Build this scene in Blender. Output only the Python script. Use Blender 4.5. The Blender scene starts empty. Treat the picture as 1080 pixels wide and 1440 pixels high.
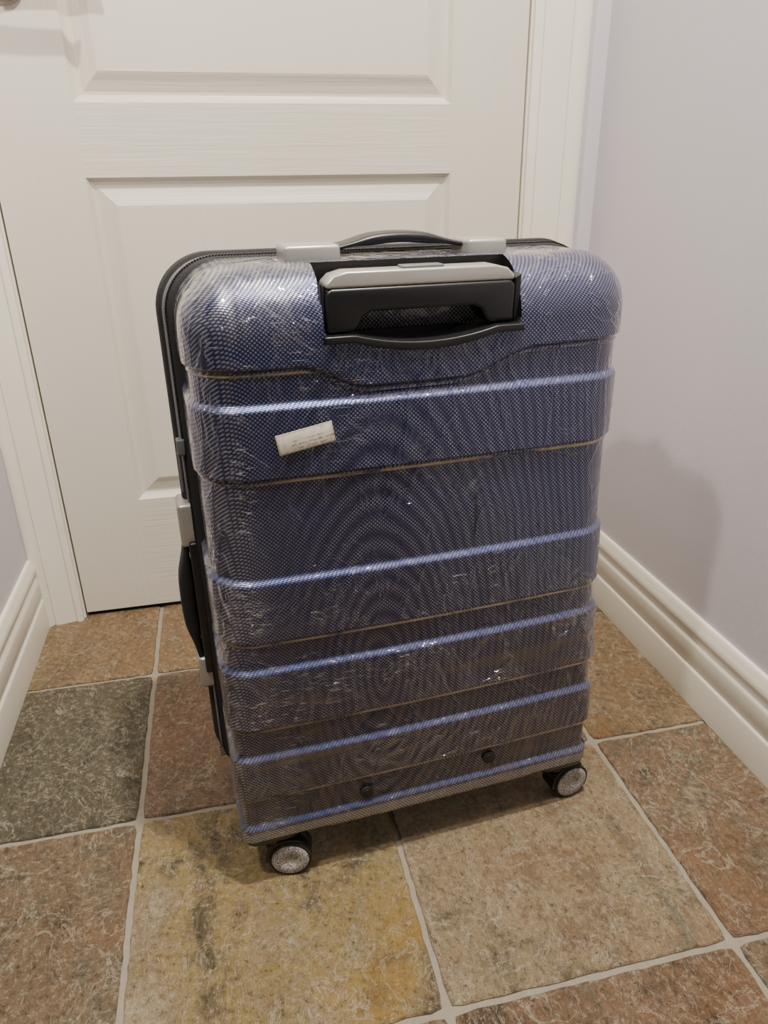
import bpy, bmesh, random
import numpy as np
from math import *
from mathutils import Vector, Matrix
random.seed(4)
scene=bpy.context.scene
col=scene.collection

# ---------------------------------------------------------------- helpers
def lin(r,g,b):
    f=lambda c:(c/255/12.92) if c/255<=.04045 else ((c/255+.055)/1.055)**2.4
    return (f(r),f(g),f(b),1)
class NT:
    def __init__(s,name):
        s.m=bpy.data.materials.new(name); s.m.use_nodes=True; s.t=s.m.node_tree; s.n=s.t.nodes; s.l=s.t.links
        s.b=s.n['Principled BSDF']; s.tc=s.n.new('ShaderNodeTexCoord')
    def new(s,t,**k):
        n=s.n.new(t)
        for a,v in k.items(): setattr(n,a,v)
        return n
    def set(s,sock,v):
        if isinstance(v,bpy.types.NodeSocket): s.l.new(v,sock)
        elif v is not None: sock.default_value=v
    def math(s,op,a,b=None,c=None,clamp=False):
        n=s.new('ShaderNodeMath',operation=op,use_clamp=clamp)
        s.set(n.inputs[0],a); s.set(n.inputs[1],b)
        if c is not None: s.set(n.inputs[2],c)
        return n.outputs[0]
    def mr(s,v,a,b,c=0.,d=1.):
        n=s.new('ShaderNodeMapRange',interpolation_type='SMOOTHSTEP')
        s.set(n.inputs[0],v)
        for i,q in enumerate((a,b,c,d)): n.inputs[i+1].default_value=q
        return n.outputs[0]
    def mix(s,f,a,b,mode='MIX'):
        n=s.new('ShaderNodeMix',data_type='RGBA',blend_type=mode)
        s.set(n.inputs[0],f); s.set(n.inputs[6],a); s.set(n.inputs[7],b); return n.outputs[2]
    def mapp(s,scale=(1,1,1),rot=(0,0,0),loc=(0,0,0)):
        n=s.new('ShaderNodeMapping'); s.l.new(s.tc.outputs['Object'],n.inputs[0])
        n.inputs['Scale'].default_value=scale;n.inputs['Rotation'].default_value=rot;n.inputs['Location'].default_value=loc
        return n.outputs[0]
    def noise(s,vec,scale,detail=4,rough=.55,dist=0):
        n=s.new('ShaderNodeTexNoise'); s.set(n.inputs['Vector'],vec); n.inputs['Scale'].default_value=scale
        n.inputs['Detail'].default_value=detail;n.inputs['Roughness'].default_value=rough;n.inputs['Distortion'].default_value=dist
        return n.outputs['Fac']
    def ramp(s,f,stops):
        n=s.new('ShaderNodeValToRGB'); s.set(n.inputs[0],f); e=n.color_ramp.elements
        while len(e)<len(stops): e.new(.5)
        for i,(p,c) in enumerate(stops): e[i].position=p; e[i].color=c if len(c)==4 else (*c,1)
        return n.outputs[0]
    def bump(s,h,strength,dist,prev=None):
        n=s.new('ShaderNodeBump'); s.set(n.inputs['Height'],h); n.inputs['Strength'].default_value=strength
        n.inputs['Distance'].default_value=dist
        if prev is not None: s.l.new(prev,n.inputs['Normal'])
        return n.outputs[0]
    def P(s,**k):
        for a,v in k.items(): s.set(s.b.inputs[a.replace('_',' ')],v)
        return s.m
def W(v): return (v,v,v,1)

def obj(name,verts,faces,mat,parent=None,smooth=True,loc=(0,0,0)):
    me=bpy.data.meshes.new(name); me.from_pydata([tuple(v) for v in verts],[],faces); me.update()
    bm=bmesh.new(); bm.from_mesh(me); bmesh.ops.recalc_face_normals(bm,faces=bm.faces); bm.to_mesh(me); bm.free()
    o=bpy.data.objects.new(name,me); col.objects.link(o)
    for m in (mat if isinstance(mat,list) else [mat]): me.materials.append(m)
    for p in me.polygons: p.use_smooth=smooth
    o.location=loc
    if parent: o.parent=parent
    return o
def bevel(o,w,seg=3,ang=40):
    m=o.modifiers.new('bev','BEVEL'); m.width=w; m.segments=seg; m.limit_method='ANGLE'; m.angle_limit=radians(ang)
    m.harden_normals=False
    return o
def apply(o):
    dg=bpy.context.evaluated_depsgraph_get(); me=bpy.data.meshes.new_from_object(o.evaluated_get(dg))
    o.modifiers.clear(); o.data=me; return o
def autosmooth(o,ang=40):
    me=o.data
    bm=bmesh.new(); bm.from_mesh(me)
    for e in bm.edges:
        if len(e.link_faces)==2 and e.calc_face_angle(0)>radians(ang): e.smooth=False
    bm.to_mesh(me); bm.free()
def box(name,x0,x1,y0,y1,z0,z1,mat,parent=None,bev=0,seg=3):
    v=[(x,y,z) for x in(x0,x1) for y in(y0,y1) for z in(z0,z1)]
    f=[(0,1,3,2),(4,6,7,5),(0,4,5,1),(2,3,7,6),(0,2,6,4),(1,5,7,3)]
    o=obj(name,v,f,mat,parent,smooth=bev>0)
    if bev: bevel(o,bev,seg); apply(o); autosmooth(o,50)
    return o
def loft(name,secs,mat,parent=None,closed=False,caps=True,smooth=True):
    n=len(secs[0]); v=[p for s in secs for p in s]; f=[]
    m=len(secs)
    for i in range(m if closed else m-1):
        for j in range(n):
            a=i*n+j;b=i*n+(j+1)%n;c=((i+1)%m)*n+(j+1)%n;d=((i+1)%m)*n+j
            f.append((a,b,c,d))
    if caps and not closed: f.append(tuple(range(n))); f.append(tuple((m-1)*n+j for j in range(n)))
    return obj(name,v,f,mat,parent,smooth)
def extr(name,poly,y0,y1,mat,parent=None,bev=0,seg=3,ax='y'):
    def P(p,y):
        return {'y':(p[0],y,p[1]),'z':(p[0],p[1],y),'x':(y,p[0],p[1])}[ax]
    o=loft(name,[[P(p,y0) for p in poly],[P(p,y1) for p in poly]],mat,parent,smooth=bev>0)
    if bev: bevel(o,bev,seg); apply(o)
    autosmooth(o,35)
    for p in o.data.polygons: p.use_smooth=True
    return o
def join(name,objs,parent=None):
    bm=bmesh.new(); mats=[]
    me=bpy.data.meshes.new(name)
    for o in objs:
        base=[]
        for m in o.data.materials:
            if m not in mats: mats.append(m)
            base.append(mats.index(m))
        k=len(bm.faces); tmp=o.data.copy(); tmp.transform(o.matrix_basis)
        bm.from_mesh(tmp); bm.faces.ensure_lookup_table()
        for f in bm.faces[k:]: f.material_index=base[f.material_index] if base else 0
    bm.to_mesh(me); bm.free()
    for m in mats: me.materials.append(m)
    for o in objs: bpy.data.objects.remove(o)
    o=bpy.data.objects.new(name,me); col.objects.link(o)
    if parent: o.parent=parent
    return o
def empty(name,loc=(0,0,0),rz=0):
    e=bpy.data.objects.new(name,None); col.objects.link(e); e.location=loc; e.rotation_euler=(0,0,rz); e.empty_display_size=.1
    return e
def rrect(x0,x1,z0,z1,r,n=8):
    pts=[]
    for cx,cz,a in((x1-r,z1-r,0),(x0+r,z1-r,90),(x0+r,z0+r,180),(x1-r,z0+r,270)):
        for i in range(n+1):
            t=radians(a+90*i/n); pts.append((cx+r*cos(t),cz+r*sin(t)))
    return pts
def ss(a,b,x):
    t=min(1,max(0,(x-a)/(b-a))); return t*t*(3-2*t)

# ---------------------------------------------------------------- materials
def m_plain(name,c,rough=.5,metal=0,bumpscale=0,bs=.2,bd=.001,**k):
    t=NT(name); vec=t.tc.outputs['Object']
    n=t.noise(vec,30,4)
    cc=t.mix(t.math('MULTIPLY',n,.35),c,(c[0]*.7,c[1]*.7,c[2]*.7,1))
    t.P(Base_Color=cc,Roughness=rough,Metallic=metal,**k)
    if bumpscale: t.P(Normal=t.bump(t.noise(vec,bumpscale,5),bs,bd))
    return t.m
WALLC=lin(202,197,204)
def m_wall():
    t=NT('wall_paint_pale_grey'); vec=t.tc.outputs['Object']
    n=t.noise(vec,3,3); c=t.mix(n,WALLC,(WALLC[0]*.95,WALLC[1]*.94,WALLC[2]*.94,1))
    b=t.bump(t.noise(vec,220,3),.25,.001); b=t.bump(t.noise(vec,14,3),.15,.004,b)
    return t.P(Base_Color=c,Roughness=.55,Normal=b)
def m_trim(name='trim_paint_white',c=lin(232,227,214)):
    t=NT(name); vec=t.tc.outputs['Object']
    n=t.noise(vec,6,5,.6); c2=t.mix(n,c,(c[0]*.9,c[1]*.89,c[2]*.86,1))
    return t.P(Base_Color=c2,Roughness=.38,Normal=t.bump(t.noise(vec,40,4),.12,.002))
def m_door(vertical):
    t=NT('door_paint_grain_'+('v' if vertical else 'h'))
    sc=(160,160,5) if vertical else (5,160,160)
    n=t.noise(t.mapp(sc),1,6,.6,.6)
    n2=t.noise(t.mapp((sc[0]*.3,40,sc[2]*.3)),1,3,.5,1.5)
    h=t.math('ADD',n,t.math('MULTIPLY',n2,.8))
    c=t.mix(t.noise(t.tc.outputs['Object'],4,3),lin(214,208,195),lin(205,198,183))
    return t.P(Base_Color=c,Roughness=.42,Normal=t.bump(h,.5,.0016))
M_wall=m_wall(); M_trim=m_trim(); M_dv=m_door(True); M_dh=m_door(False)
M_ceil=m_plain('ceiling_paint',lin(235,232,226),.8)
M_dark=m_plain('gap_shade_black',(.006,.006,.006,1),.8)  # black colour standing in for shade in the door gaps
M_black=m_plain('black_plastic',(.008,.008,.009,1),.34,0,300,.15,.0005)
M_blackfab=m_plain('black_webbing',(.011,.011,.012,1),.7,0,600,.6,.001)
M_rubber=m_plain('black_rubber',(.012,.012,.012,1),.65)
M_grey=m_plain('grey_plastic',lin(100,100,103),.4,0,200,.1,.0005)
M_silver=m_plain('silver_satin',lin(176,174,168),.32,.5,120,.1,.0004)
M_nickel=m_plain('satin_nickel',lin(190,178,165),.3,.9)

def m_hub():
    t=NT('wheel_hub_grey'); vec=t.tc.outputs['Object']
    n=t.noise(vec,500,3,.7)
    c=t.ramp(n,[(.4,lin(95,92,90)),(.6,lin(196,192,188))])
    return t.P(Base_Color=c,Roughness=.6,Normal=t.bump(n,.6,.001))
M_hub=m_hub()

def m_shell(name,dark,light,wear_and_glints=True):
    t=NT(name); sep=t.new('ShaderNodeSeparateXYZ'); t.l.new(t.tc.outputs['Object'],sep.inputs[0])
    x,y,z=sep.outputs
    U=t.math('ADD',x,y); V=t.math('ADD',z,y)
    k=2*pi/.0042
    s1=t.math('SINE',t.math('MULTIPLY',U,k)); s2=t.math('SINE',t.math('MULTIPLY',V,k))
    p=t.math('ADD',t.math('MULTIPLY',t.math('MULTIPLY',s1,s2),.5),.5)
    pr=t.mr(p,.50,.80)
    vec=t.tc.outputs['Object']
    haze=t.ramp(t.noise(t.mapp((7,7,2.2)),1,4,.6,.4),[(.35,W(0)),(.75,W(1))])
    low=t.mr(z,.50,.10)  # mask for the brown-grey tint that paints the floor's reflection low down
    # camera moire painted into the shell colour as rings and stripes
    ax=t.math('SUBTRACT',U,.168); az=t.math('MULTIPLY',t.math('SUBTRACT',z,.28),.38)
    rr=t.math('SQRT',t.math('ADD',t.math('MULTIPLY',ax,ax),t.math('MULTIPLY',az,az)))
    rr=t.math('ADD',rr,t.math('MULTIPLY',t.noise(vec,5,2),.025))
    ring=t.math('ADD',t.math('MULTIPLY',t.math('SINE',t.math('MULTIPLY',rr,2*pi/.0092)),.5),.5)
    rmask=t.math('MULTIPLY',t.mr(x,.04,.16),t.mr(z,.68,.55))
    ring=t.math('MULTIPLY',t.math('SUBTRACT',ring,.5),rmask)
    amt=t.math('ADD',.42,t.math('MULTIPLY',haze,.28))
    amt=t.math('ADD',amt,t.math('MULTIPLY',t.mr(x,.10,.34),.26))
    amt=t.math('ADD',amt,t.math('MULTIPLY',ring,.68),clamp=True)
    f=t.math('MULTIPLY',pr,amt)
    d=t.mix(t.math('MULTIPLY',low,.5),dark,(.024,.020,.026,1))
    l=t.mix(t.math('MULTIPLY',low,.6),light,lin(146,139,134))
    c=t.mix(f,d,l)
    if wear_and_glints:  # scuffs and scrapes, plus painted highlights and reflections
        # light-blue bands painted on the rib crests as their highlights
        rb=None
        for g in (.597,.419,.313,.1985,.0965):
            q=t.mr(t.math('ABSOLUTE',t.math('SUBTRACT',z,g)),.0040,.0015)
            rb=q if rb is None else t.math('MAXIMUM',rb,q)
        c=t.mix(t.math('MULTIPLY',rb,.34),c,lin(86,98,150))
        n1=t.noise(t.mapp((30,30,6)),1,6,.65,.6)
        e1=t.mr(x,.070,.0); e2=t.math('MULTIPLY',t.mr(x,.15,.04),t.mr(z,.635,.69)); e3=t.mr(z,.0915,.0885)  # top-left corner mask paints the lamp highlight; edge masks are scuffs
        e4=t.math('MULTIPLY',t.mr(x,.37,.45),.5)
        e=t.math('MAXIMUM',t.math('MULTIPLY',e1,.6),t.math('MULTIPLY',e2,1.2)); e=t.math('MAXIMUM',e,t.math('MULTIPLY',e4,.4))
        wm=t.math('MULTIPLY',e,t.mr(n1,.34,.64))
        wm=t.math('MAXIMUM',wm,t.math('MULTIPLY',e3,t.mr(n1,.1,.4)))
        wc=t.mix(pr,lin(100,99,110),lin(190,188,192))
        c=t.mix(t.math('MULTIPLY',wm,.8,clamp=True),c,wc)
        gl=None  # tan lines paint the warm reflection along the groove lips
        for g in (.5285,.3493,.239,.1417,.631):
            dz=t.math('ABSOLUTE',t.math('SUBTRACT',z,g-.0046))
            q=t.mr(dz,.0018,.0007)
            if g==.631: q=t.math('MULTIPLY',q,t.mr(x,.115,.095))
            gl=q if gl is None else t.math('MAXIMUM',gl,q)
        gn=t.mr(t.noise(t.mapp((14,14,30)),1,4,.6),.34,.56)
        c=t.mix(t.math('MULTIPLY',t.math('MULTIPLY',gl,gn),.85),c,lin(182,162,124))
        bs=t.math('MULTIPLY',t.mr(t.noise(t.mapp((4,4,46)),1,5,.65,.5),.52,.66),t.mr(z,.42,.24))  # brown streaks, part of the painted floor reflection
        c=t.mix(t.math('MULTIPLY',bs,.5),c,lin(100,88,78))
        sx=t.math('ABSOLUTE',t.math('SUBTRACT',x,t.math('ADD',.2785,t.math('MULTIPLY',t.math('SUBTRACT',t.noise(vec,60,2),.5),.006))))
        sz=t.math('ABSOLUTE',t.math('SUBTRACT',z,.462))
        c=t.mix(t.math('MULTIPLY',t.math('MULTIPLY',t.mr(sx,.0030,.0004),t.mr(sz,.034,.020)),.85),c,lin(30,24,26))
        mp=t.mapp((60,60,900),(0,radians(-42),0))
        sc=t.noise(mp,1,2,.5)
        reg=t.mr(t.noise(vec,9,2),.50,.62)
        reg=t.math('MULTIPLY',reg,t.mr(x,.24,.05))
        sm=t.math('MULTIPLY',t.mr(sc,.62,.68),reg)
        # short diagonal pale scrapes down the left edge
        q1=t.noise(t.mapp((90,90,420),(0,radians(-35),0)),1,3,.6,.8); q2=t.mr(q1,.58,.64)
        q3=t.math('MULTIPLY',t.mr(t.math('ABSOLUTE',t.math('SUBTRACT',x,.036)),.022,.006),t.mr(t.noise(t.mapp((3,3,9)),1,2),.48,.54))
        sm=t.math('MAXIMUM',sm,t.math('MULTIPLY',q2,q3))
        c=t.mix(t.math('MULTIPLY',sm,.7),c,lin(200,200,208))
    r=t.math('ADD',.26,t.math('MULTIPLY',haze,.10))
    bp=t.bump(p,.25,.0008); bp=t.bump(t.noise(vec,12,3),.12,.004,bp)
    # wrinkled clear film
    cw=t.noise(t.mapp((1,1,.6),(0,.6,0)),16,3,.5,2.0)
    rid=t.math('SUBTRACT',1,t.math('ABSOLUTE',t.math('MULTIPLY',t.math('SUBTRACT',cw,.5),7)),clamp=True)
    wr=t.math('ADD',cw,t.math('MULTIPLY',t.math('POWER',rid,4),.8))
    cwm=t.math('MULTIPLY',wr,t.mr(z,.46,.28,.22,1.0))
    cn=t.bump(cwm,.85,.011)
    return t.P(Base_Color=c,Roughness=r,Metallic=.5,Coat_Weight=1.,Coat_Roughness=.04,Normal=bp,Coat_Normal=cn)
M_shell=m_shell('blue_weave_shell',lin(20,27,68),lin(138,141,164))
M_weavegrey=m_shell('grey_weave_liner',(.02,.02,.022,1),lin(120,118,122),False)

def m_sticker():
    t=NT('worn_label_paper'); vec=t.mapp((1,1,1))
    n=t.noise(vec,160,4,.7); n2=t.noise(t.mapp((260,260,900)),1,2)
    c=t.ramp(n,[(.30,lin(150,140,122)),(.45,lin(214,206,190)),(.8,lin(230,224,210))])
    sep=t.new('ShaderNodeSeparateXYZ'); t.l.new(t.tc.outputs['Object'],sep.inputs[0])
    x,_,z=sep.outputs
    rows=t.math('GREATER_THAN',t.math('SINE',t.math('MULTIPLY',z,2*pi/.0042)),.1)
    area=t.math('MULTIPLY',t.math('LESS_THAN',z,.001),t.math('GREATER_THAN',z,-.0075))
    area=t.math('MULTIPLY',area,t.math('GREATER_THAN',x,-.014))
    txt=t.math('MULTIPLY',t.math('MULTIPLY',t.mr(n2,.46,.54),rows),area)
    c=t.mix(t.math('MULTIPLY',txt,.75),c,lin(100,86,80))
    edge=t.math('MAXIMUM',t.math('GREATER_THAN',t.math('ABSOLUTE',z),.0084),t.math('GREATER_THAN',t.math('ABSOLUTE',x),.0254))
    c=t.mix(t.math('MULTIPLY',edge,.55),c,lin(140,128,104))
    return t.P(Base_Color=c,Roughness=.6)
M_stick=m_sticker()

def m_slate(name,cols,seed,rot=0,warm=None,wf=.30):
    t=NT(name); off=(seed*3.7,seed*1.9,seed*.7)
    v1=t.mapp((1,1,1),(0,0,rot),off)
    v2=t.mapp((1,.45,1),(0,0,rot+.4),off)
    big=t.noise(v2,8,8,.68,1.0)
    mid=t.noise(v1,24,8,.75,.6)
    fine=t.noise(v1,120,6,.8)
    f=t.math('ADD',t.math('MULTIPLY',big,.55),t.math('MULTIPLY',mid,.45))
    n=len(cols); st=[(.39+.22*i/(n-1),cols[i]) for i in range(n)]
    c=t.ramp(f,st)
    tn=t.noise(v2,11,7,.60,1.2)
    ter=t.math('SNAP',tn,.055)
    frac=t.math('DIVIDE',t.math('SUBTRACT',tn,ter),.055)
    edge=t.mr(frac,.10,.0)
    c=t.mix(t.math('MULTIPLY',edge,.50),c,lin(44,36,28))
    c=t.mix(t.math('MULTIPLY',t.mr(frac,.86,1.),.45),c,lin(218,206,182))
    c=t.mix(t.math('MULTIPLY',t.mr(fine,.52,.66),.55),c,lin(214,202,178))
    c=t.mix(t.math('MULTIPLY',t.mr(fine,.47,.34),.75),c,lin(50,41,33))
    rb=t.mr(t.noise(v1,5,6,.66,.5),.50,.66)
    c=t.mix(t.math('MULTIPLY',rb,wf),c,warm or lin(150,104,68))
    vn=t.noise(t.mapp((1,1,1),(0,0,rot),(seed,seed*2,0)),11,5,.6,1.6)
    vv=t.math('ABSOLUTE',t.math('SUBTRACT',vn,.5))
    c=t.mix(t.math('MULTIPLY',t.mr(vv,.012,0),.5),c,lin(210,200,180))
    hs=t.new('ShaderNodeHueSaturation'); hs.inputs['Saturation'].default_value=1.04; hs.inputs['Value'].default_value=1.08; t.l.new(c,hs.inputs['Color']); c=hs.outputs[0]
    cl=t.noise(v2,16,10,.72,1.2)
    h=t.math('ADD',t.math('MULTIPLY',cl,1.1),t.math('MULTIPLY',fine,.35)); h=t.math('ADD',h,t.math('MULTIPLY',ter,2.4))
    b=t.bump(h,1.0,.024); b=t.bump(big,.6,.03,b)
    return t.P(Base_Color=c,Roughness=t.math('ADD',.20,t.math('MULTIPLY',mid,.30)),Normal=b)
L=lin
S={
 'gold':m_slate('slate_gold',[L(100,88,66),L(142,124,92),L(172,150,100),L(158,138,108),L(184,166,136)],1,.3,L(182,142,66),.55),
 'beige':m_slate('slate_beige',[L(104,92,74),L(150,132,104),L(172,152,120),L(148,124,98),L(136,128,104)],2,1.1,L(160,122,88)),
 'rust':m_slate('slate_rust',[L(84,74,60),L(122,104,82),L(142,120,94),L(116,106,86),L(150,134,108)],3),
 'green':m_slate('slate_greygreen',[L(58,56,46),L(84,81,64),L(106,100,80),L(94,86,68),L(118,112,90)],4,.8,L(112,92,66)),
 'red':m_slate('slate_red',[L(92,76,64),L(130,104,84),L(148,118,94),L(120,100,80),L(144,122,100)],5,.2),
 'tan':m_slate('slate_tan',[L(98,82,60),L(140,114,82),L(158,130,94),L(128,108,82),L(172,150,114)],6,.6),
 'brown':m_slate('slate_brown',[L(88,74,60),L(128,104,82),L(148,120,94),L(118,104,84),L(162,140,110)],7,1.5),
}
def m_grout():
    t=NT('grout'); n=t.noise(t.tc.outputs['Object'],120,6,.7)
    return t.P(Base_Color=t.mix(n,L(122,114,100),L(154,145,129)),Roughness=.9,Normal=t.bump(n,.6,.003))
M_grout=m_grout()

# ---------------------------------------------------------------- room
XL,XR,YD=-.3159,.5481,1.3414
WL,WR=-.396,.6935
CEIL=2.42
gx,gy,s=-.1743,.4506,.3322
parts=[box('bed',-1.9,WR+.1,-1.6,YD+.12,-.05,-.0035,M_grout)]
tmap={(0,0):'gold',(1,0):'beige',(-1,0):'rust',(-1,1):'green',(0,1):'red',(1,1):'brown',(2,1):'tan',(2,0):'brown',(-1,2):'tan',(0,2):'tan',(1,2):'red',(2,2):'rust',(0,-1):'brown',(1,-1):'brown',(2,-1):'rust',(-1,-1):'green'}
keys=list(S)
for i in range(-6,3):
    for j in range(-7,4):
        x0=gx+i*s;x1=x0+s;y0=gy+j*s;y1=y0+s
        x1=min(x1,WR+.05); y1=min(y1,YD+.11)
        if x1-x0<.03 or y1-y0<.03: continue
        m=S[tmap.get((i,j),random.choice(keys))]
        g=.0038; pts=[]
        C=[(x0+g,y0+g),(x1-g,y0+g),(x1-g,y1-g),(x0+g,y1-g)]
        for a in range(4):
            p=C[a];q=C[(a+1)%4];N=24
            for k in range(N):
                t=k/N; w=random.uniform(-.0010,.0010)
                dx,dy=q[0]-p[0],q[1]-p[1];Ln=hypot(dx,dy)
                if k==0:
                    cx,cy=(x0+x1)/2,(y0+y1)/2; pts.append((p[0]+copysign(.002,cx-p[0]),p[1]+copysign(.002,cy-p[1])))
                else: pts.append((p[0]+dx*t-dy/Ln*w,p[1]+dy*t+dx/Ln*w))
        cx,cy=(x0+x1)/2,(y0+y1)/2
        def sh(pts,d): return [(x-copysign(min(d,abs(x-cx)),x-cx),y-copysign(min(d,abs(y-cy)),y-cy)) for x,y in pts]
        secs=[[(x,y,-.006) for x,y in pts],[(x,y,-.0015) for x,y in pts],[(x,y,0) for x,y in sh(pts,.0015)]]
        o=loft('t',secs,m); autosmooth(o,30); parts.append(o)
floor=join('floor',parts)

ceiling=box('ceiling',-1.9,WR+.1,-1.6,YD+.12,CEIL,CEIL+.06,M_ceil)
wall_right=box('wall_right',WR,WR+.1,-1.6,YD+.12,0,CEIL,M_wall)
wall_left=box('wall_left',WL-.1,WL,.86,YD+.12,0,CEIL,M_wall)
yw=YD-.002
bk=[box('a',WL,XL-.022,yw,YD+.12,0,CEIL,M_wall),box('b',XR+.022,WR,yw,YD+.12,0,CEIL,M_wall),box('c',XL-.022,XR+.022,yw,YD+.12,2.055,CEIL,M_wall)]
wall_back=join('wall_back',bk)
BP=[(0,0),(.0125,0),(.0128,.004),(.0128,.058),(.0120,.062),(.0095,.064),(.0095,.069),(.0115,.073),(.0115,.100),(.0110,.105),(.0075,.109),(.0075,.116),(.0105,.120),(.0112,.126),(.0098,.134),(.0068,.140),(.0058,.1465),(.004,.148),(0,.148)]
def base(name,xw,sgn,y0,y1):
    secs=[[(xw-sgn*d,y,z) for d,z in BP] for y in (y0,y1)]
    o=loft(name,secs,M_trim); autosmooth(o,50); return o
base('baseboard_right',WR,1,-1.6,YD-.0225)
base('baseboard_left',WL,-1,.86,YD-.0225)
def casing(name,x0,x1,z1,flip):
    w=abs(x1-x0)
    prof=[(0,0),(0,.010),(.004,.013),(.012,.0135),(.016,.009),(.022,.0105),(.030,.0135),(.045,.015),(.056,.0165),(.060,.0125),(.064,.0175),(.070,.0205),(.080,.0205),(.084,.018),(.084,0)]
    prof=[(u*w/.084,t) for u,t in prof]
    sg=1 if x1>x0 else -1
    secs=[[(x0+sg*u,yw-t,z) for u,t in prof] for z in (0,z1)]
    o=loft(name,secs,M_trim); autosmooth(o,45); return o
c1=casing('l',XL-.006,WL+.0005,2.13,0)
c2=casing('r',XR+.006,.650,2.13,0)
prof=[(0,0),(0,.010),(.004,.013),(.012,.0135),(.016,.011),(.022,.0125),(.045,.015),(.056,.0165),(.060,.0145),(.064,.0175),(.070,.0205),(.080,.0205),(.084,0)]
c3=loft('t',[[(x,yw-t,2.045+u) for u,t in prof] for x in (WL+.0005,.650)],M_trim)
jl=box('jl',XL-.022,XL-.003,yw,YD+.11,0,2.05,M_trim); jr=box('jr',XR+.003,XR+.022,yw,YD+.11,0,2.05,M_trim); jt=box('jt',XL-.003,XR+.003,yw,YD+.11,2.037,2.055,M_trim)
sl=box('sl',XL-.003,XL+.012,YD+.04,YD+.06,0,2.037,M_dark); sr=box('sr',XR-.012,XR+.003,YD+.04,YD+.06,0,2.037,M_dark)  # black backing strips make the side gaps read as shade
join('trim_1',[c1,c2,c3,jl,jr,jt,sl,sr])

door=empty('door_1',(0,0,0))
px0,px1=-.184,.418
panels=[(.239,.794),(.899,1.375),(1.48,1.90)]
def prism(name,x0,x1,z0,z1,m): return box(name,x0,x1,YD,YD+.035,z0,z1,m)
dp=[prism('s1',XL,px0,.010,2.035,M_dv),prism('s2',px1,XR,.010,2.035,M_dv)]
zs=[.010]+[v for p in panels for v in p]+[2.035]
for i in range(0,len(zs),2): dp.append(prism('r%d'%i,px0,px1,zs[i],zs[i+1],M_dh))
slab=join('door_frame',dp,door)
for k,(z0,z1) in enumerate(panels):
    pr=[(0,0),(.002,.003),(.006,.0085),(.011,.0110),(.015,.0108),(.030,.0060),(.038,.0024),(.042,.0010),(.046,.0010)]
    secs=[[(px0+d,YD+y,z0+d),(px1-d,YD+y,z0+d),(px1-d,YD+y,z1-d),(px0+d,YD+y,z1-d)] for d,y in pr]
    v=[p for q in secs for p in q]; f=[];mi=[]
    for i in range(len(secs)-1):
        for j in range(4):
            f.append((i*4+j,i*4+(j+1)%4,(i+1)*4+(j+1)%4,(i+1)*4+j)); mi.append(0 if j%2==0 else 1)
    n=len(secs)-1; f.append((n*4,n*4+1,n*4+2,n*4+3)); mi.append(1)
    o=obj('door_panel_%d'%(k+1),v,f,[M_dh,M_dv],door,smooth=False)
    for p,m in zip(o.data.polygons,mi): p.material_index=m
box('door_gap_shade',XL+.001,XR-.001,YD+.006,YD+.03,.0005,.012,M_dark,door)  # black strip added for the dark gap under the door
def disc(name,c,r,y0,y1,mat,parent,n=40,bev=.001):
    return extr(name,[(c[0]+r*cos(2*pi*i/n),c[1]+r*sin(2*pi*i/n)) for i in range(n)],y0,y1,mat,parent,bev)
hx,hz=XL+.062,1.052
disc('lever_rosette',(hx,hz),.031,YD-.008,YD,M_nickel,door,bev=.002)
disc('lever_neck',(hx,hz),.010,YD-.052,YD-.007,M_nickel,door)
secs=[]
for i in range(13):
    t=i/12; x=hx-.008+t*.128; zc=hz+.006*sin(pi*t)-.004*t; hh=.0125-.003*t; dd=.009
    y=YD-.050-.006*sin(pi*t)
    secs.append([(x,y+dd*cos(a),zc+hh*sin(a)) for a in [2*pi*k/14 for k in range(14)]])
loft('lever_arm',secs,M_nickel,door)

# ---------------------------------------------------------------- suitcase
Sx,Sy,Syaw=-.036,.6386,.0821
suit=empty('rolling_suitcase',(Sx,Sy,0),Syaw)
Wd=.457; ZB,ZT=.064,.716
Rz=dict(r1=.597,r2=.419,r3=.313,r4=.1985,r5=.0965,g1=.5285,g2=.3493,g3=.239,g4=.1417)
def g0(x):
    d=.022*(ss(.10,.165,x)-ss(.255,.335,x))
    return .631-d+.004*ss(.2,.45,x)
H=.0050
def bead(z,g):  # small bead added so each groove lip catches a light line
    t=(z-(g-.0050))/.0016
    return .28*max(0,1-t*t)
def raised(x,z):
    up=.0042; dn=.0016
    g=g0(x); v=ss(g-.0022,g+.0022,z); v=max(v,bead(z,g))
    for a,b in (('g1','r1'),('g2','r2'),('g3','r3'),('g4','r4')):
        v=max(v,ss(Rz[a]-dn,Rz[a]+dn,z)*(1-ss(Rz[b]-up,Rz[b]+up,z)),bead(z,Rz[a]))
    v=max(v,1-ss(Rz['r5']-up,Rz['r5']+up,z))
    return v*H
def grid(a,b,r,n,fine):
    L1=[a+r*i/n for i in range(n)]; k=max(2,int((b-a-2*r)/fine)); L2=[a+r+(b-a-2*r)*i/k for i in range(k)]; L3=[b-r+r*i/n for i in range(n+1)]
    return L1+L2+L3
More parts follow.
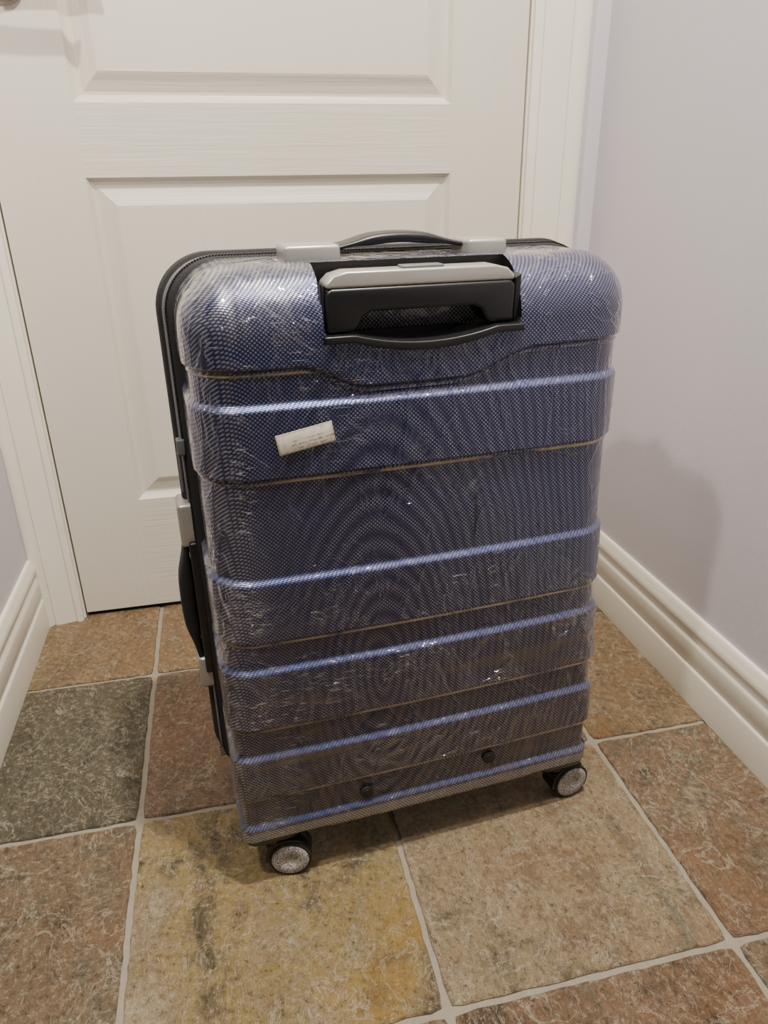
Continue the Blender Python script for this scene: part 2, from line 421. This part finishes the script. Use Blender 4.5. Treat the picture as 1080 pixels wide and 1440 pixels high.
def shellmesh(name,y0,y1,front,mat):
    xs=grid(0,Wd,.056,16,.005 if front else .02); zs=grid(ZB,ZT,.056,54 if front else 24,.0010 if front else .002)
    ys=[y0+(y1-y0)*i/20 for i in range(21)]
    verts={};V=[];F=[]
    def rad(z): return .015+(.055-.015)*ss(.10,.52,z)
    def add(i,j,k):
        key=(i,j,k)
        if key in verts: return verts[key]
        p=Vector((xs[i],ys[j],zs[k])); r=rad(p.z)
        q=Vector((min(max(p.x,r),Wd-r),p.y,min(max(p.z,ZB+r),ZT-r)))
        if front: q.y=max(p.y,y0+r)
        else: q.y=min(p.y,y1-r)
        n=p-q
        L=n.length
        if L>1e-9: n/=L; w=q+n*r
        else: w=p.copy(); n=Vector((0,0,0))
        hmul=(1-ss(.6,.95,abs(n.z)))
        w+=n*(raised(min(max(w.x,0),Wd),w.z) - H)*hmul
        if front:
            u=(w.x/Wd-.5)*2; vv=((w.z-ZB)/(ZT-ZB)-.5)*2
            w.y-=.006*max(0,1-u*u)*max(0,1-vv**4)*max(0,1-(w.y-y0)/.05)
        w.x=Wd/2+(w.x-Wd/2)*(1-.010*ss(.45,.72,w.z))
        if w.x<.105 or w.x>Wd-.085: w.z=max(w.z,.0765)
        if not front: w.x=Wd/2+(w.x-Wd/2)*1.04
        verts[key]=len(V); V.append(w); return verts[key]
    nx,ny,nz=len(xs)-1,len(ys)-1,len(zs)-1
    for jj in (0,ny):
        for i in range(nx):
            for k in range(nz): F.append((add(i,jj,k),add(i+1,jj,k),add(i+1,jj,k+1),add(i,jj,k+1)))
    for ii in (0,nx):
        for j in range(ny):
            for k in range(nz): F.append((add(ii,j,k),add(ii,j+1,k),add(ii,j+1,k+1),add(ii,j,k+1)))
    for kk in (0,nz):
        for i in range(nx):
            for j in range(ny): F.append((add(i,j,kk),add(i+1,j,kk),add(i+1,j+1,kk),add(i,j+1,kk)))
    return obj(name,V,F,mat,suit)
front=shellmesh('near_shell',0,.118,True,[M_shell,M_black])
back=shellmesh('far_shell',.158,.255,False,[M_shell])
hx0,hx1=.125,.317; hm=(hx0+hx1)/2
def lipz(x,base,dip):
    t=(x-hm)/((hx1-hx0)*.36)
    return base-dip*max(0,1-t*t)
poly=[(hx0,.78),(hx0,.662),(hx0+.004,.656)]+[(hx0+.008+(hx1-hx0-.016)*i/24,lipz(hx0+.008+(hx1-hx0-.016)*i/24,.655,.010)) for i in range(25)]+[(hx1-.004,.656),(hx1,.662),(hx1,.78)]
cut=loft('cut',[[(x,y,z) for x,z in poly] for y in (-.03,.046)],[M_black],smooth=False)
cut.parent=suit
bpy.context.view_layer.update()
bo=front.modifiers.new('b','BOOLEAN'); bo.object=cut; bo.operation='DIFFERENCE'; bo.solver='EXACT'; bo.material_mode='TRANSFER'
apply(front); bpy.data.objects.remove(cut)
autosmooth(front,50); autosmooth(back,50)
box('pocket_liner',hx0+.012,hx1-.012,.040,.0455,.652,.690,M_weavegrey,suit,.002)
lo=[];up=[]
for i in range(41):
    x=hx0-.001+(hx1-hx0+.002)*i/40
    lo.append((x,lipz(x,.6505,.0105))); up.append((x,lipz(x,.6575,.0095)))
extr('pocket_lip',lo+up[::-1],-.0095,.010,M_black,suit,.0016)
extr('pocket_side_left',[(hx0-.0005,.655),(hx0+.003,.655),(hx0+.003,.698),(hx0-.0005,.702)],.003,.044,M_black,suit,.001)
extr('pocket_side_right',[(hx1-.006,.655),(hx1+.0005,.655),(hx1+.0005,.702),(hx1-.006,.698)],.003,.044,M_black,suit,.001)
gx0,gx1=hx0+.003,hx1-.007
gp=[(gx0,.659),(gx0+.026,.659),(gx0+.030,.664),(gx0+.034,.672),(gx0+.042,.6755),(gx1-.042,.6755),(gx1-.034,.672),(gx1-.030,.664),(gx1-.026,.659),(gx1,.659),(gx1,.692),(gx1-.004,.697),(gx0+.004,.697),(gx0,.692)]
extr('grip_body',gp,-.001,.030,M_black,suit,.0035,4)
gp=[(gx0+.001,.6965),(gx1-.001,.6965),(gx1-.001,.701),(gx1-.008,.7075),(gx1-.020,.7105),(gx0+.020,.7105),(gx0+.008,.7075),(gx0+.001,.701)]
extr('grip_cap',gp,.000,.029,M_silver,suit,.004,4)
box('grip_release_button',hm-.020,hm+.020,.006,.022,.7100,.7128,M_grey,suit,.0012)
def ring(name,specs,mat,r=.052):
    secs=[]
    for y,o,ox in specs:
        secs.append([(x,y,z) for x,z in rrect(-ox,Wd+ox,.0765-o,ZT+o,r+o,12)])
    ob=loft(name,secs,mat,suit); autosmooth(ob,50); return ob
ring('gusset',[(.112,-.006,-.006),(.163,-.006,0)],M_blackfab)
ring('zip_tape_near',[(.1175,-.003,-.003),(.1185,.0005,.0015),(.1225,.0022,.0045),(.1265,.0022,.0055),(.130,-.002,.002)],M_blackfab)
ring('zip_piping',[(.130,-.003,0),(.132,.0,.005),(.136,.0015,.008),(.140,.0,.0075),(.142,-.003,.004)],M_grey)
ring('zip_tape_far',[(.142,-.002,.004),(.145,.0042,.011),(.153,.0048,.0135),(.157,.0042,.0135),(.1585,-.003,.006)],M_blackfab)
path=rrect(-.0050,Wd+.0050,.074,ZT+.0025,.0545,12)
path=path+[path[0]]
step=.003; acc=0
tv=[];tf=[]
for a,b in zip(path,path[1:]):
    d=hypot(b[0]-a[0],b[1]-a[1]); 
    while acc<d:
        t=acc/d; x=a[0]+(b[0]-a[0])*t; z=a[1]+(b[1]-a[1])*t; tx,tz=(b[0]-a[0])/d,(b[1]-a[1])/d; nx,nz=tz,-tx
        i=len(tv)
        for yy in(.1215,.1275):
            for s1 in(-.0009,.0009):
                for s2 in(-.001,.0008): tv.append((x+tx*s1+nx*s2,yy,z+tz*s1+nz*s2))
        for f in[(0,1,3,2),(4,6,7,5),(0,4,5,1),(2,3,7,6),(0,2,6,4),(1,5,7,3)]: tf.append(tuple(i+q for q in f))
        acc+=step
    acc-=d
obj('zip_teeth',tv,tf,M_black,suit,smooth=False)
def rbox(name,x0,x1,y0,y1,z0,z1,m,b=.003): return box(name,x0,x1,y0,y1,z0,z1,m,suit,b,4)
m1=(.106,.160); m2=(.290,.332)
for nm,(a,b) in (('top_handle_mount_left',m1),('top_handle_mount_right',m2)):
    rbox(nm,a,b,.066,.112,.708,.7285,M_silver,.004)
def strap(name,pts,wid,th,mat,axis):
    secs=[]
    for i,p in enumerate(pts):
        t=(pts[min(i+1,len(pts)-1)]-pts[max(i-1,0)]).normalized(); n=t.cross(axis).normalized()
        w=wid(i/(len(pts)-1)); h=th(i/(len(pts)-1))
        sec=[]
        for k in range(16):
            a=2*pi*k/16; ca,sa=cos(a),sin(a)
            sec.append(p+axis*(w*copysign(abs(ca)**.6,ca))+n*(h*copysign(abs(sa)**.6,sa)))
        secs.append(sec)
    return loft(name,secs,mat,suit)
pts=[]
for i in range(33):
    t=i/32; x=m1[1]-.014+(m2[0]-m1[1]+.028)*t
    z=.7205+.0110*(sin(pi*t)**1.1); pts.append(Vector((x,.100,z)))
strap('top_handle_strap',pts,lambda t:.019,lambda t:.0026+.0030*ss(.15,.35,t)*(1-ss(.65,.85,t)),M_black,Vector((0,1,0)))
for nm,a,b in (('side_handle_mount_upper',.407,.460),('side_handle_mount_lower',.213,.257)):
    rbox(nm,-.021,.006,.128,.168,a,b,M_silver,.005)
pts=[]
for i in range(33):
    t=i/32; z=.248+(.417-.248)*t
    pts.append(Vector((-.014-.008*(sin(pi*t)**.8),.148,z)))
strap('side_handle_strap',pts,lambda t:.016,lambda t:.004+.005*ss(.1,.35,t)*(1-ss(.65,.9,t)),M_blackfab,Vector((0,1,0)))
rbox('side_handle_backing',-.013,.004,.122,.170,.238,.415,M_black,.003)
rbox('zip_slider',-.012,-.003,.118,.130,.520,.538,M_grey,.002)
rbox('zip_pull',-.0125,-.0095,.120,.128,.478,.523,M_grey,.0012)
for nm,x,z in (('face_plug_left',.152,.113),('face_plug_right',.311,.121)):
    disc(nm,(x,z),.0085,-.0012,.006,M_rubber,suit,32,.0008)
    disc(nm+'_core',(x,z),.0050,-.0018,.006,M_black,suit,20,.0004)
lab=box('address_label',-.027,.027,-.0004,.0004,-.0100,.0100,M_stick,suit,.0003,2)
lab.location=(.102,-.0072,.567); lab.rotation_euler=(radians(1),radians(-10),0)
def caster(nm,px,py,dx,dy):
    hs=[[(x,y,z) for x,y in rrect(px-.036+i,px+.036-i,py-.022+i,py+.036-i,.014,6)] for z,i in ((.094,0),(.074,0),(.064,.002),(.056,.009))]
    loft('wheel_housing_'+nm,hs,M_black,suit); 
    n=24
    sw=extr('caster_swivel_'+nm,[(px+.013*cos(2*pi*i/n),py+.013*sin(2*pi*i/n)) for i in range(n)],.050,.060,M_black,suit,.002,2,'z')
    r=.0262; wx=px+dx; wy=py+dy; ang=atan2(dy,dx)
    g=bpy.data.objects.new('wheel_pair_'+nm,None); col.objects.link(g); g.parent=suit; g.location=(wx,wy,r); g.rotation_euler=(0,0,ang); g.empty_display_size=.02
    arc=[];inner=[]
    for k in range(19):
        a=radians(60+130*k/18); arc.append((.0300*cos(a),.0300*sin(a))); inner.append((.0235*cos(a),.0235*sin(a)))
    extr('fender',arc+inner[::-1],-.0125,.0125,M_black,g,.0008)
    extr('fork_web',[(-.024,-.004),(.006,-.006),(.010,.010),(.004,.026),(-.010,.034),(-.030,.034),(-.033,.026)],-.004,.004,M_black,g,.001)
    extr('axle',[(.004*cos(2*pi*i/16),.004*sin(2*pi*i/16)) for i in range(16)],-.0145,.0145,M_nickel,g)
    for sgn in(-1,1):
        prof=[(.018,.0045),(.0235,.0045),(r,.0058),(r,.0132),(.0250,.0145),(.0235,.0148),(.0225,.0138)]
        N=48
        secs=[[(rr*cos(2*pi*i/N),sgn*y,rr*sin(2*pi*i/N)) for i in range(N)] for rr,y in prof]
        loft('tyre_%s'%('a' if sgn<0 else 'b'),secs,M_rubber,g)
        secs=[[(rr*cos(2*pi*i/N),sgn*y,rr*sin(2*pi*i/N)) for i in range(N)] for rr,y in ((.0228,.0135),(.0228,.0150),(.0215,.0160),(.008,.0168),(.0075,.0160),(.001,.0160))]
        loft('hub_%s'%('a' if sgn<0 else 'b'),secs,M_hub,g)
caster('near_left',.038,.026,.019,-.004)
caster('near_right',Wd-.034,.026,.022,.002)
caster('far_left',.040,.225,.019,.006)
caster('far_right',Wd-.040,.225,.019,.006)

# ---------------------------------------------------------------- lights
def area(name,loc,size,power,color,rot=(0,0,0)):
    l=bpy.data.lights.new(name,'AREA'); l.shape='DISK'; l.size=size; l.energy=power; l.color=color
    o=bpy.data.objects.new(name,l); col.objects.link(o); o.location=loc; o.rotation_euler=rot; return o
area('ceiling_light',(.36,.36,2.38),.08,58,(1,.93,.82))
l=bpy.data.lights.new('lamp_light','POINT'); l.energy=46; l.shadow_soft_size=.03; l.color=(1,.94,.85)
o=bpy.data.objects.new('lamp_light',l); col.objects.link(o); o.location=(-.37,.27,1.56)
w=bpy.data.worlds.new('World'); scene.world=w; w.use_nodes=True
w.node_tree.nodes['Background'].inputs[0].default_value=(.97,.95,1,1); w.node_tree.nodes['Background'].inputs[1].default_value=.10

# ---------------------------------------------------------------- camera
f,Pt,Yw,Rl=1025.5,.4238,.2136,-.0153
fw=Vector((sin(Yw)*cos(Pt),cos(Yw)*cos(Pt),-sin(Pt))); r=Vector((cos(Yw),-sin(Yw),0)); u=r.cross(fw)
r2=r*cos(Rl)+u*sin(Rl); u2=-r*sin(Rl)+u*cos(Rl)
M=Matrix(((r2.x,u2.x,-fw.x,0),(r2.y,u2.y,-fw.y,0),(r2.z,u2.z,-fw.z,.78),(0,0,0,1)))
cd=bpy.data.cameras.new('camera'); cd.sensor_fit='VERTICAL'; cd.sensor_height=36; cd.lens=36*f/1440; cd.clip_start=.01
co=bpy.data.objects.new('camera',cd); col.objects.link(co); co.matrix_world=M; scene.camera=co
